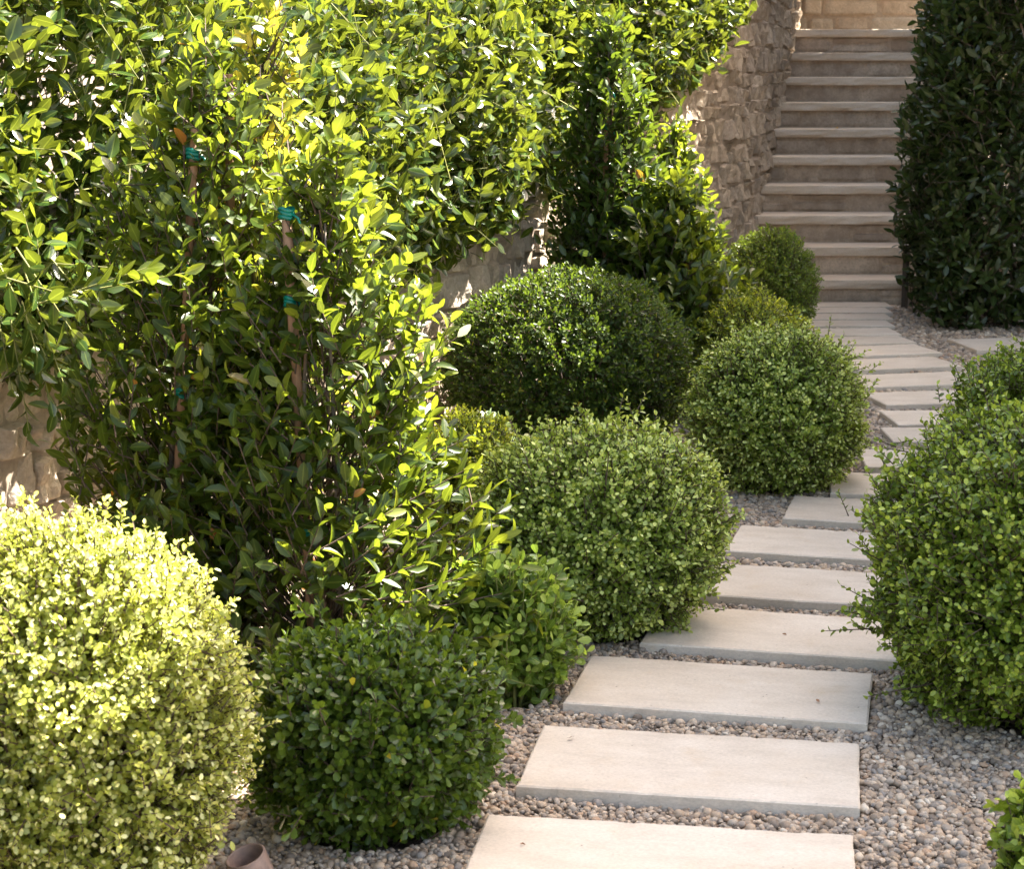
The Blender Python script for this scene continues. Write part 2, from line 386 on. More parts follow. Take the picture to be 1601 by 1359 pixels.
def stone_face(mb, frame, s0, s1, z0, ztop, hmin, hmax, wmin, wmax, amp=.03, pill=.035, grid=(9, 7), gap=.012, joint=1.0):
    """random coursed rubble: every stone a rough pillow on its own little grid. frame(s,z,d)->xyz"""
    gu, gv = grid
    U, V = np.meshgrid(np.linspace(0, 1, gu), np.linspace(0, 1, gv))
    uu, vv = U.ravel(), V.ravel()
    idx = np.arange(gu * gv).reshape(gv, gu)
    q = np.stack([idx[:-1, :-1], idx[:-1, 1:], idx[1:, 1:], idx[1:, :-1]], -1).reshape(-1, 4)
    z = z0; row = 0
    blocks = []
    zmax = max(ztop(np.linspace(s0, s1, 30)))
    while z < zmax:
        h = random.uniform(hmin, hmax); s = s0 - random.uniform(0, wmax) * .5
        while s < s1:
            w = random.uniform(wmin, wmax) * (1 if random.random() > .2 else .6)
            if random.random() < .22 and h > .13:
                f = random.uniform(.4, .6)
                blocks.append((s, z, w, h * f)); blocks.append((s, z + h * f, w, h * (1 - f)))
            else: blocks.append((s, z + random.uniform(-.012, .012) * joint, w, h + random.uniform(-.01, .02) * joint))
            s += w
        z += h; row += 1
    edge = np.minimum(np.minimum(uu, 1 - uu), np.minimum(vv, 1 - vv))
    for bi, (s, z, w, h) in enumerate(blocks):
        a, b = max(s, s0), min(s + w, s1)
        if b - a < .04: continue
        top = float(ztop(np.array([(a + b) / 2]))[0])
        if z > top - .03: continue
        hh = min(h, top - z)
        # wobbly outline
        cu = (uu - .5); cv = (vv - .5)
        rnd = 1 - .10 * (np.abs(cu) * 2) ** 4 * (np.abs(cv) * 2) ** 4 * 4 * .25
        S = (a + b) / 2 + cu * (b - a - gap) * rnd; Z = z + hh / 2 + cv * (hh - gap) * rnd
        seed3 = np.array([s * 3.1, z * 3.7, bi * .77])
        wob = (fbm(np.stack([S * 9, Z * 9, np.full_like(S, bi * 1.3)], -1), 2, 5) - .5) * .022 * joint
        wob2 = (fbm(np.stack([S * 9 + 50, Z * 9, np.full_like(S, bi * 1.3)], -1), 2, 9) - .5) * .022 * joint
        S = S + wob; Z = Z + wob2
        prof = np.clip(edge / .11, 0, 1); prof = np.sqrt(1 - (1 - prof) ** 2)
        rough = (fbm(np.stack([S * 22, Z * 13, np.full_like(S, bi * 2.1)], -1), 4, 2) - .5) * 2 * amp
        facet = (cu * random.uniform(-1, 1) + cv * random.uniform(-1, 1)) * amp * 1.3
        D = prof * (pill + random.uniform(-.4, .5) * pill + rough + facet) - .012
        X = frame(S, Z, D)
        mb.add(X, q, np.array([random.random(), random.random(), 0, 0]))

def build_wall():
    base = thing('retaining_wall', (0, 0, 0), 'long curving wall of rough tan rubble stone, running up to the steps', 'stone wall')
    mb = MB()
    fr = lambda s, z, d: (lambda r: r[0] + r[1] * 0)(wall_pt(s, d, z))
    sa = float(s_of_y(3.4))
    stone_face(mb, fr, sa, float(WS[-1]) - .1, -.05, wall_top, .085, .20, .12, .36, .034, .030, (14, 10), .006, 1.5)
    mb.build('stonework', M['wall'], base, smooth=False)
    # mortar backing with a real thickness and a top
    m2 = MB(); ss = np.linspace(sa - .5, WS[-1], 160); top = wall_top(ss)
    ft, _ = wall_pt(ss, 0, 0); rows = []
    for d, zf in ((0, 0), (0, 1), (-.35, 1), (-.35, 0)):
        p, _ = wall_pt(ss, d, 0); p[:, 2] = top * zf - (.05 if zf == 0 else 0); rows.append(p)
    X = np.concatenate(rows); n = len(ss); i = np.arange(n - 1)
    q = np.concatenate([np.stack([i + k * n, i + 1 + k * n, i + 1 + (k + 1) * n, i + (k + 1) * n], -1)[:, ::-1] for k in range(3)])
    m2.add(X, q)
    m2.build('mortar_core', M['mortar'], base, smooth=False)
build_wall()

# ------------------------------------------------------------------ ground
def sheet(name, pts, z, mat, kind='structure'):
    mb = MB(); mb.add([(x, y, z) for x, y in pts], np.arange(len(pts))[None])
    o = mb.build(name, mat, smooth=False); o['kind'] = kind; return o
sheet('ground', [(-60, -40), (60, -40), (60, 80), (-60, 80)], -.02, M['soil'])
# raised soil behind the wall that the hedge grows out of
def raised_bed():
    mb = MB(); ss = np.linspace(0, WS[-1], 60)
    a, _ = wall_pt(ss, -.3, 0); a[:, 2] = wall_top(ss) - .12
    b = a.copy(); b[:, 0] = -30; n = len(ss); i = np.arange(n - 1)
    mb.add(np.concatenate([a, b]), np.stack([i, i + 1, i + 1 + n, i + n], -1))
    o = mb.build('raised_terrain', M['soil'], smooth=False); o['kind'] = 'structure'
raised_bed()

# ------------------------------------------------------------------ paving slabs
PZ = .05
PAV = [  # centre x, y, yaw, width, depth, label
    # front-left corner x, y, yaw(deg), width, depth
    (-.125, 3.88, -8.5, .86, .452, 'nearest cream stone slab, cut off by the bottom edge of the photo'),
    (.009, 4.511, -9.8, .842, .452, 'second slab from the bottom, with one small curled brown leaf on its left end'),
    (.143, 5.146, -12.4, .842, .448, 'third slab from the bottom, its right end touched by a sprig of the right bush'),
    (.395, 5.714, -13.9, .842, .445, 'fourth slab from the bottom, its left end shaded under the round pale bush'),
    (.62, 6.272, -13.6, .842, .43, 'fifth slab from the bottom, left end just behind the round pale bush'),
    (.786, 6.864, -14.3, .842, .415, 'sixth slab from the bottom, its slanted left end free among the pebbles'),
    (1.068, 7.385, -14.4, .842, .42, 'seventh slab from the bottom, jutting left below the second pale bush'),
    (1.33, 7.838, -8.5, .842, .44, 'eighth slab from the bottom, left corner tucked against the second pale bush'),
    (1.579, 8.38, -4.5, .842, .41, 'ninth slab from the bottom, a narrow pointed end showing beside the right bush'),
    (1.814, 8.962, -1.0, .842, .37, 'tenth slab from the bottom, at the tightest part of the bend'),
    (1.924, 9.401, 2.5, .842, .405, 'eleventh slab from the bottom, where the path starts bending back to the left'),
    (1.974, 9.973, 9.0, .842, .40, 'twelfth slab from the bottom, with a pale sawn left edge above the pebbles'),
    (1.945, 10.53, 12.5, .842, .43, 'thirteenth slab from the bottom, partly behind sprigs of the right shrubs'),
    (1.87, 11.12, 13.7, .842, .40, 'fourteenth slab from the bottom, the widest looking one beyond the bend'),
    (1.87, 11.66, 13.7, .842, .40, 'fifteenth slab from the bottom, right end at the pebble corner by the dark hedge'),
    (1.80, 12.17, 11.0, .842, .33, 'sixteenth slab from the bottom, left end hidden behind the pale bush'),
    (1.76, 12.64, 3.5, .842, .34, 'fifth slab in front of the steps, in the shade of the dark hedge'),
    (1.80, 13.12, 1.0, .842, .30, 'fourth slab in front of the steps, squeezed between bush and dark hedge'),
    (1.86, 13.50, .5, .842, .29, 'third slab in front of the steps, right end under the dark hedge'),
    (1.93, 13.87, .5, .842, .28, 'second slab in front of the steps, a thin pale strip'),
]
def slab(name, w, d, th, label, x, y, yaw, mat, group, cat='paving slab', chip=.0035):
    """sawn stone slab with eased, slightly chipped edges"""
    mb = MB(); nx, ny = max(8, int(w / .02)), max(5, int(d / .03))
    b = .005
    def line(n, L): return np.concatenate([[0, b], np.linspace(b, L - b, n)[1:-1], [L - b, L]])
    xs, ys = line(nx, w), line(ny, d)
    X, Y = np.meshgrid(xs, ys); Z = np.zeros_like(X)
    e = np.minimum(np.minimum(X, w - X), np.minimum(Y, d - Y))
    Z[e < 1e-6] = -b * .8
    Z = Z + (fbm(np.stack([X.ravel() * 5 + x * 7, Y.ravel() * 5 + y * 7, 0 * X.ravel()], -1), 2, 3).reshape(X.shape) - .5) * .003
    rim = e < b * 1.01
    jit = (vnoise(np.stack([X.ravel() * 45 + x * 31, Y.ravel() * 45 + y * 17, 0 * X.ravel()], -1), 8).reshape(X.shape)) ** 3 * chip
    X = X + np.where(rim & (X < w / 2) & (X < .006), jit, 0) - np.where(rim & (X > w - .006), jit, 0)
    Y2 = Y + np.where(rim & (Y < .006), jit, 0) - np.where(rim & (Y > d - .006), jit, 0)
    Z = Z - np.where(rim, jit * .8, 0)
    top = np.stack([X.ravel(), Y2.ravel(), Z.ravel()], -1); ncol = len(xs); nrow = len(ys)
    idx = np.arange(ncol * nrow).reshape(nrow, ncol)
    q = np.stack([idx[:-1, :-1], idx[:-1, 1:], idx[1:, 1:], idx[1:, :-1]], -1).reshape(-1, 4)
    ring = np.concatenate([idx[0, :], idx[1:, -1], idx[-1, -2::-1], idx[-2:0:-1, 0]])
    m = len(ring); bot = top[ring].copy(); bot[:, 2] = -th
    N = len(top); i = np.arange(m); j = (i + 1) % m
    side = np.stack([ring[i], N + i, N + j, ring[j]], -1)
    mb.add(np.concatenate([top, bot]), [q, side])
    o = mb.build(name, mat, None, (x, y, PZ), smooth=False)
    o.rotation_euler.z = R(yaw); tag(o, label, cat, group)
    return o
for (x, y, yaw, w, d, lab) in PAV:
    slab('paving_slab', w, d, .085, lab, x, y, yaw, M['paver'], 'slabs of the stepping stone path')
slab('paving_slab', .84, .30, .085, 'last slab, lying against the bottom step of the stairs', 2.0, 14.2, .5, M['paver'], 'slabs of the stepping stone path')
slab('paving_slab', .95, .50, .085, 'separate slab at the right edge of the photo, under the dark hedge', 2.93, 11.98, 8, M['paver'], 'slabs of the stepping stone path')

# ------------------------------------------------------------------ stairs
SD, SR, ST = 14.56, .2145, .385
def stairs():
    base = thing('stone_staircase', (2.4, SD, 0), 'flight of ten tan stone steps rising between rubble wall and dark hedge', 'stairs')
    ox, oy = 2.4, SD
    xr = 4.15
    for i in range(1, 11):
        y0 = SD + (i - 1) * ST; z = i * SR
        s = s_of_y(y0 - .05); p, _ = wall_pt(np.array([s]), 0, 0); xl = p[0, 0] + .0
        # tread: rock faced front edge, flat top
        nx = 46; xs = np.linspace(xl, xr, nx)
        prof = [(.40 + .03, -.07), (0.0, -.07), (-.014, -.066), (-.018, -.045), (-.016, -.022), (-.012, -.003), (.004, 0), (.16, .0), (.40 + .03, 0)]
        V = []
        for (py, pz) in prof:
            n1 = (fbm(np.stack([xs * 7, np.full(nx, i * 3.3), np.full(nx, pz * 60)], -1), 3, 4) - .5) * (.022 if py < .02 else .003)
            V.append(np.stack([xs - ox, np.full(nx, y0 + py - oy - .03) + n1, z + pz + n1 * .25], -1))
        mb = MB(); k = np.arange(nx - 1)
        q = np.concatenate([np.stack([k + a * nx, k + 1 + a * nx, k + 1 + (a + 1) * nx, k + (a + 1) * nx], -1)[:, ::-1] for a in range(len(prof) - 1)])
        mb.add(np.concatenate(V), q[:, ::-1]); mb.build('tread', M['tread'], base, smooth=False)
        rb = MB()
        fr = lambda S, Z, D, y0=y0: np.stack([S - ox, y0 - D * .55 - oy, Z], -1)
        stone_face(rb, fr, xl, xr, (i - 1) * SR + .001, lambda s, i=i: np.full(np.shape(s), i * SR - .072), SR - .072, SR - .07, .25, .62, .012, .020, (16, 8), .012, .5)
        yb = y0 + .004 - oy
        rb.add([(xl - ox, yb, (i - 1) * SR), (xr - ox, yb, (i - 1) * SR), (xr - ox, yb, i * SR - .06), (xl - ox, yb, i * SR - .06)], np.array([[0, 1, 2, 3]]), np.array([.3, .3, 0, 0]))
        rb.build('riser', M['riser'], base)
stairs()
lz = 10 * SR
def back_wall():
    base = thing('garden_wall', (3, 20.3, lz - .2), 'honey coloured coursed stone wall across the top of the steps', 'stone wall')
    mb = MB(); fr = lambda S, Z, D: np.stack([S - 3, -D, Z - (lz - .2)], -1)
    stone_face(mb, fr, 2.2, 6.4, lz - .1, lambda s: np.full(np.shape(s), 5.2), .17, .30, .25, .62, .014, .040, (14, 10), .006, .6)
    mb.build('stonework', M['wallback'], base)
    m2 = MB(); X = np.array([(-.8, .0, 0), (3.4, .0, 0), (3.4, .0, 3.2), (-.8, .0, 3.2), (-.8, .3, 0), (3.4, .3, 0), (3.4, .3, 3.2), (-.8, .3, 3.2)], float)
    m2.add(X, np.array([[0, 1, 2, 3], [5, 4, 7, 6], [3, 2, 6, 7], [1, 5, 6, 2], [4, 0, 3, 7]])); m2.build('mortar_core', M['mortarh'], base, smooth=False)
back_wall()
sheet('landing_paving', [(2.3, SD + 9 * ST + .38), (6.4, SD + 9 * ST + .38), (6.4, 20.29), (2.3, 20.29)], lz - .004, M['tread'])

# ------------------------------------------------------------------ shrubs
BUSH = {}
def rec(n, x, y, r): BUSH[n] = (x, y, r)
PALE = 'rounded small leaved shrubs'
def pit(n, label, x, y, r, rz, mat, cnt, ll=.030, **k):
    rec(n, x, y, r)
    a = dict(k=8, L=.07, spread=1.25, lump=.17, outl=.03, upw=.20, squash=2.2, opp=True, group=PALE); a.update(k)
    return bush('rounded_shrub', label, 'shrub', x, y, r, rz, M[mat], cnt, ll, .66, T_SM, **a)
def box(n, label, x, y, r, rz, mat, cnt, ll=.022, **k):
    rec(n, x, y, r)
    wr = k.pop('wr', .54)
    a = dict(k=7, L=.055, spread=1.05, lump=.09, outl=.02, upw=.2, depth=.15, group='clipped box balls', young=.8); a.update(k)
    return bush('box_ball', label, 'shrub', x, y, r, rz, M[mat], cnt, ll, wr, T_BOX, **a)

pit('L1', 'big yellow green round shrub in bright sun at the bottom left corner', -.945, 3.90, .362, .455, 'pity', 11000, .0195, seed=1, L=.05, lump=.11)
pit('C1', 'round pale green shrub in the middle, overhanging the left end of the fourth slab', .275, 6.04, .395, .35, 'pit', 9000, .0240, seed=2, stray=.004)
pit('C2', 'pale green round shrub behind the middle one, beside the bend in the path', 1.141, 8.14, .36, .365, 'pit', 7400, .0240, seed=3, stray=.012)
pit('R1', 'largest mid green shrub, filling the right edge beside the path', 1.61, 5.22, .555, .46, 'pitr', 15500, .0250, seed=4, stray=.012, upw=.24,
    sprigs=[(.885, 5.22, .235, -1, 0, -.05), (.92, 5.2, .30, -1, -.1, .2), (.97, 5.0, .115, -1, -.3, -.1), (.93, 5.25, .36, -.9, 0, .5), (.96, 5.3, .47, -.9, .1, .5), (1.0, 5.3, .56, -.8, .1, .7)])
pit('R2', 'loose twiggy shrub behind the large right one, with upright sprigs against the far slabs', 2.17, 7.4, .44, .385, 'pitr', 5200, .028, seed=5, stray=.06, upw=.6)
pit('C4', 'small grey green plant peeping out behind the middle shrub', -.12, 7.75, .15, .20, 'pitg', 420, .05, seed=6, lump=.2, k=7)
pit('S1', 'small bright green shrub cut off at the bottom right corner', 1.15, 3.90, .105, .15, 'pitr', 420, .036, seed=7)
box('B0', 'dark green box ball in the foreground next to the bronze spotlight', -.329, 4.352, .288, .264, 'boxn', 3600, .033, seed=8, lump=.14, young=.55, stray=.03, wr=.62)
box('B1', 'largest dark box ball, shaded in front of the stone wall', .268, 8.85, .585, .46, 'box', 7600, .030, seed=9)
box('B2', 'far dark box ball at the foot of the steps', 1.70, 12.7, .335, .395, 'boxlit', 4200, .026, seed=10)
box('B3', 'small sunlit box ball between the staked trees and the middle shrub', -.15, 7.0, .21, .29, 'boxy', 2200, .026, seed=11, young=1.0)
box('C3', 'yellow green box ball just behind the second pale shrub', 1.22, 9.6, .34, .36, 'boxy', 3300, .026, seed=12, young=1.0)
box('R3', 'dark box ball behind the twiggy shrub at the right edge', 2.75, 8.9, .36, .30, 'box', 2600, .026, seed=13)
rec('M1', 0, 5.32, .2)
bush('glossy_shrub', 'low shrub with larger fresh green leaves in front of the middle shrub, beside the pebbles', 'shrub', -.01, 5.33, .195, .225, M['murr'], 620, .045, .58, T_OBO, k=7, L=.10, spread=1.0, lump=.16, outl=.06, upw=.4, seed=14, depth=.14, twig='twigl')

# ------------------------------------------------------------------ staked trees
def stake_tree(label, x, y, h, env, nsh, ll=.080, stems=3, mat='ficus', L=.20, k=8, lean=(0, 0), yng=1.0, outw=.75, name='staked_tree', cat='young tree', group='young staked trees by the wall', wr=.50, sprays=()):
    """env: list of (z, rx) ; leafy upright shoots on branches rising from a few stems"""
    base = thing(name, (x, y, 0), label, cat, group)
    mb, tw, tr = MB(), MB(), MB()
    env = np.array(env, float)
    z = rng.uniform(env[0, 0], env[-1, 0], nsh * 3)
    r = np.interp(z, env[:, 0], env[:, 1]); keep = rng.uniform(0, env[:, 1].max(), len(z)) < r
    z, r = z[keep][:nsh], r[keep][:nsh]; n = len(z)
    ang = rng.uniform(0, 2 * np.pi, n); q = np.sqrt(rng.uniform(.05, 1, n))
    q = q * (.8 + .45 * fbm(np.stack([np.cos(ang) * 1.4, np.sin(ang) * 1.4, z * 2.6 + x * 9], -1), 2, 6))
    off = np.stack([np.cos(ang) * r * q, np.sin(ang) * r * q, np.zeros(n)], -1)
    ctr = np.stack([lean[0] * z, lean[1] * z, z], -1)
    tips = ctr + off
    outd = np.stack([np.cos(ang), np.sin(ang), np.zeros(n)], -1)
    dirs = outd * (outw * q)[:, None] + np.array([0, 0, .95]) + rng.normal(0, .33, (n, 3))
    sh = np.interp(z, [env[0, 0], env[-1, 0]], [.6, 1.0])
    shoots(mb, tw, tips, dirs, L * rng.uniform(.6, 1.3, n), k, ll, wr, .95, T_BIG, sizejit=.45, tipsmall=.8, agebias=np.clip(rng.uniform(.2, 1, n) * (.35 + .65 * sh), 0, 1) * yng, twr=.0022)
    if sprays:
        t_ = np.array([(a - x, b - y, c) for a, b, c, _, _ in sprays]); m_ = len(t_)
        d_ = np.stack([np.full(m_, .75), rng.uniform(-.35, .1, m_), np.array([q[4] for q in sprays]) + .45], -1)
        for q_ in range(2):
            t2_ = t_ + rng.normal(0, .035, t_.shape) * q_; dd_ = d_ + rng.normal(0, .2, d_.shape)
            shoots(mb, tw, t2_, dd_, np.full(m_, .26), 11, .088, .36, .75, T_BIG, agebias=rng.uniform(.5, 1, m_), twr=.0026)
            e_ = t2_ - unit(dd_) * .3; s_ = np.stack([e_[:, 0] * .1, e_[:, 1] * .1, np.maximum(e_[:, 2] - .3, .05)], -1)
            twigs(tw, s_, e_, .005, .003, 5)
    # stems and side branches
    for s in range(stems):
        a = s * 2.1 + x * 5; px = np.linspace(0, 1, 9)
        pts = np.stack([lean[0] * px * h * .92 + .035 * np.cos(a) * np.sin(px * 3 + s) + .03 * math.cos(a), lean[1] * px * h * .92 + .035 * np.sin(a) * np.sin(px * 2.5) + .03 * math.sin(a), px * h * .92 - .03], -1)
        tube(tr, pts, np.linspace(.013, .003, 9), 7)
    m = min(n, 150); w = rng.choice(n, m, replace=False); t2 = tips[w] - dirs[w] / np.linalg.norm(dirs[w], axis=1)[:, None] * L
    zz = np.maximum(t2[:, 2] - np.linalg.norm(t2[:, :2] - ctr[w, :2], axis=1) * 1.1 - .05, .02)
    p0 = np.stack([lean[0] * zz, lean[1] * zz, zz], -1)
    twigs(tw, p0, t2, .0045, .0025, 4)
    mb.build('crown', M[mat], base); tw.build('branches', M['twig'], base); tr.build('trunk', M['bark'], base)
    return base
stake_tree('left staked young tree with dark lower leaves, in front of the wall', -1.06, 5.95, 1.85, [(.12, .26), (.4, .44), (1.0, .44), (1.5, .31), (1.95, .08)], 760, lean=(.07, .0), ll=.07)
stake_tree('middle staked tree whose orange yellow tips reach the top of the photo', -.84, 6.15, 2.0, [(.2, .2), (.6, .30), (1.3, .26), (1.8, .14), (2.12, .05)], 270, lean=(.03, 0), yng=1.3, ll=.068, mat='gold')
stake_tree('bushy staked tree leaning right, its low leafy shoots reaching the fresh green shrub', -.58, 5.72, 1.5, [(.10, .50), (.30, .62), (.48, .46), (.9, .36), (1.25, .26), (1.62, .08)], 700, lean=(.02, -.02), ll=.072,
    sprays=[(-.16, 5.6, 1.02, .6, .2), (-.20, 5.5, .92, .7, .3), (-.24, 5.6, .80, .8, .3), (-.12, 5.45, .66, .8, .2), (-.06, 5.4, .60, .8, .1), (-.10, 5.4, .50, .9, .1), (-.02, 5.3, .42, .9, 0), (.02, 5.2, .36, .9, -.1), (.05, 5.2, .28, .9, -.2),
            (-.05, 5.2, .33, .9, -.1), (-.12, 5.2, .40, .8, 0), (-.18, 5.2, .36, .8, -.1), (-.25, 5.2, .44, .8, 0), (-.08, 5.15, .24, .8, -.2), (-.20, 5.1, .28, .7, -.2), (-.30, 5.2, .55, .7, .1), (0, 5.3, .50, .8, .2)])
stake_tree('narrow dark staked tree between the large box ball and the wall', .50, 10.15, 2.1, [(.3, .24), (.8, .33), (1.3, .30), (1.75, .19), (2.1, .06)], 820, ll=.07, yng=.6, mat='deep')
stake_tree('upright young tree with sunlit tips, right of the narrow dark tree', .86, 10.45, 1.6, [(.2, .26), (.6, .36), (1.0, .30), (1.3, .18), (1.55, .06)], 540, ll=.074, yng=1.0)
stake_tree('broad bushy evergreen with long leaves behind the largest box ball', .80, 9.95, 1.0, [(.1, .34), (.4, .46), (.75, .42), (1.05, .26), (1.24, .1)], 700, ll=.085, stems=5, yng=.7, name='bushy_evergreen', cat='shrub', group=None, outw=.9)

# stakes with teal ties
def stake(label, x0, y0, x1, y1, h, r, ties):
    base = thing('wooden_stake', (x0, y0, 0), label, 'garden stake', 'stakes tied to the young trees')
    mb = MB(); t = np.linspace(0, 1, 12)
    pts = np.stack([(x1 - x0) * t, (y1 - y0) * t, -.04 + (h + .04) * t], -1)
    tube(mb, pts, r * (1 + .06 * np.sin(t * 17)), 10); mb.build('pole', M['stake'], base)
    for z in ties:
        f = z / h; c = np.array([(x1 - x0) * f, (y1 - y0) * f, z]); tb = MB()
        a = np.linspace(0, 2 * np.pi, 15)
        for dz in (-.011, 0, .011):
            ringp = np.stack([c[0] + np.cos(a) * (r + .004), c[1] + np.sin(a) * (r + .004) - .0, np.full(15, z + dz) + .004 * np.sin(a * 2)], -1)
            tube(tb, ringp, .0065, 6, False)
        tail = np.array([c + [r, -.01, 0], c + [r + .02, -.02, -.012], c + [r + .03, -.02, -.04]]); tube(tb, tail, .004, 5)
        tb.build('tie', M['tie'], base)
stake('leftmost brown stake, rising through the left staked tree with three teal ties', -1.08, 5.80, -.95, 5.82, 1.62, .014, (1.545, 1.20, .82))
stake('brown stake behind the leftmost one, with a teal tie near its top', -.90, 6.0, -.87, 6.0, 1.78, .014, (1.62, 1.1))
stake('greyish stake of the bushy right leaning tree, teal tie halfway up', -.60, 5.62, -.66, 5.64, 1.36, .016, (1.38, 1.12, .42))
stake('thin stake inside the narrow dark tree, seen above the box ball', .47, 10.05, .49, 10.05, 1.75, .013, (1.68, 1.5))

# ------------------------------------------------------------------ hedge that spills over the wall
def wall_hedge():
    base = thing('spilling_hedge', (0, 0, 0), 'glossy broad leaved hedge in sunshine spilling over the top of the rubble wall', 'hedge')
    mb, tw, br = MB(), MB(), MB()
    n = 11500
    s = rng.uniform(float(s_of_y(3.2)), float(s_of_y(13.5)), n); y = np.interp(s, WS, WX[:, 1])
    zb = np.interp(y, [3, 6, 8.6, 9.5, 11.3, 12.4, 13.5], [.82, .82, .78, .92, 1.48, 1.72, 2.0])
    prof = np.array([(.0, .12), (.08, .0), (.20, .12), (.34, .42), (.36, .78), (.26, 1.12), (.0, 1.42), (-.5, 1.55), (-1.1, 1.5)])
    t = np.concatenate([[0], np.cumsum(np.linalg.norm(np.diff(prof, axis=0), axis=1))])
    nrmp = np.gradient(prof, axis=0); nrmp = unit(np.stack([nrmp[:, 1], -nrmp[:, 0]], -1))
    # profile runs from below up and back, outside is on the left of travel going up
    u = t[-1] * rng.uniform(0, 1, n) ** 1.15
    d = np.interp(u, t, prof[:, 0]); z = np.interp(u, t, prof[:, 1])
    nd_ = np.interp(u, t, nrmp[:, 0]); nz = np.interp(u, t, nrmp[:, 1])
    lump = (fbm(np.stack([s * 1.5, u * 1.8, 0 * s], -1), 3, 21) - .5) * .55
    inn = rng.uniform(0, 1, n) ** 1.6 * .30
    d = d + nd_ * (lump - inn); z = z + nz * (lump - inn)
    taper = np.clip((13.7 - y) / .6, .5, 1) * np.where(d > 0, np.interp(y, [6.4, 7.6, 9.5, 10.0, 10.9, 11.5], [.62, 1, 1, .45, .45, 1]), 1); d = d * taper
    P, N3 = wall_pt(s, d, 0); P[:, 2] = zb + z
    dirs = N3 * (nd_ * .7)[:, None] + np.array([0, 0, 1]) * (nz * .55 + .30)[:, None] + rng.normal(0, .42, (n, 3))
    lowm = u < .35
    dirs[lowm] += np.array([0, 0, -.75])
    # keep the last shoots behind the wall out of view cheap
    shoots(mb, tw, P, dirs, .26 * rng.uniform(.6, 1.3, n), 6, .086, .55, .95, T_BIG, tipsmall=.8, agebias=rng.uniform(0, 1, n) ** 2.0, twr=.002)
    # long loose shoots standing out of the mass
    m = 150; w = rng.choice(np.where(u < t[-1] * .75)[0], m, replace=False)
    o = N3[w] * .6 + np.array([0, 0, .35]) + rng.normal(0, .4, (m, 3)); o = unit(o)
    shoots(mb, tw, P[w] + o * .16, o, np.full(m, .30), 9, .092, .56, .9, T_BIG, tipsmall=.75, agebias=np.full(m, 1.0), twr=.0022)
    # two lit arching shoots near the left edge of the photo
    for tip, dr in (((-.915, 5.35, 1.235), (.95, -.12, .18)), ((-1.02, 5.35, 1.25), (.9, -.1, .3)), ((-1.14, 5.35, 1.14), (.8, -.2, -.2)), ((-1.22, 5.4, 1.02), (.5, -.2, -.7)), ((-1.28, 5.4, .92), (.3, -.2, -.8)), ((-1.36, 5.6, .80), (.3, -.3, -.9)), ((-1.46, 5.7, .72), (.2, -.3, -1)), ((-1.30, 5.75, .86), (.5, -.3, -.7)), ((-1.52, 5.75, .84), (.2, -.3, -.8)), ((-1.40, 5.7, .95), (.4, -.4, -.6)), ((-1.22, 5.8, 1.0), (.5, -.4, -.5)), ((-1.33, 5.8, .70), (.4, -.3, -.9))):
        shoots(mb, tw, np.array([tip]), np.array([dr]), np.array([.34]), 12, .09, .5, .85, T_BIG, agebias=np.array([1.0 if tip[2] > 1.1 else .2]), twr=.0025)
    # woody limbs from the soil behind the wall
    q = 130; w = rng.choice(n, q, replace=False); ps = s[w] + rng.normal(0, .25, q)
    a, _ = wall_pt(ps, -.5, 0); a[:, 2] = wall_top(ps) - .15
    mid, _ = wall_pt((ps + s[w]) / 2, np.minimum(d[w] * .5 - .05, .15), 0); mid[:, 2] = np.maximum(P[w][:, 2] * .6 + wall_top(ps) * .4, wall_top(ps) + .08)
    twigs(br, a, mid, .014, .009, 6); twigs(br, mid, P[w], .008, .003, 5)
    mb.build('foliage', M['big'], base); tw.build('twigs', M['twigl'], base); br.build('limbs', M['bark'], base)
    # small white star flowers, a few clusters
    cand = np.where((u > .3) & (u < t[-1] * .6) & (y > 5) & (y < 10.5))[0]
    for kk in rng.choice(cand, 5, replace=False):
        c = P[kk] + N3[kk] * .13
        for _ in range(4):
            fb = MB()
            cc = c + rng.normal(0, .024, 3); ax = unit(N3[kk:kk + 1] + rng.normal(0, .4, (1, 3)) + [[0, 0, .3]])[0]
            e1 = unit(np.cross(ax, [[.1, .2, 1.]])).reshape(3); e2 = np.cross(ax, e1); ang = np.arange(5) * 1.2566 + rng.uniform(0, 6)
            A = e1 * np.cos(ang)[:, None] + e2 * np.sin(ang)[:, None] + ax * .35
            add_leaves(fb, np.tile(cc, (5, 1)), A, np.tile(ax, (5, 1)), np.full(5, .021), np.full(5, .010), rng.uniform(0, 1, 5), np.zeros(5), T_SM)
            twigs(fb, (cc - ax * .03)[None], (cc + ax * .004)[None], .002, .002, 5)
            fb.build('flower', M['petal'], base)
wall_hedge()

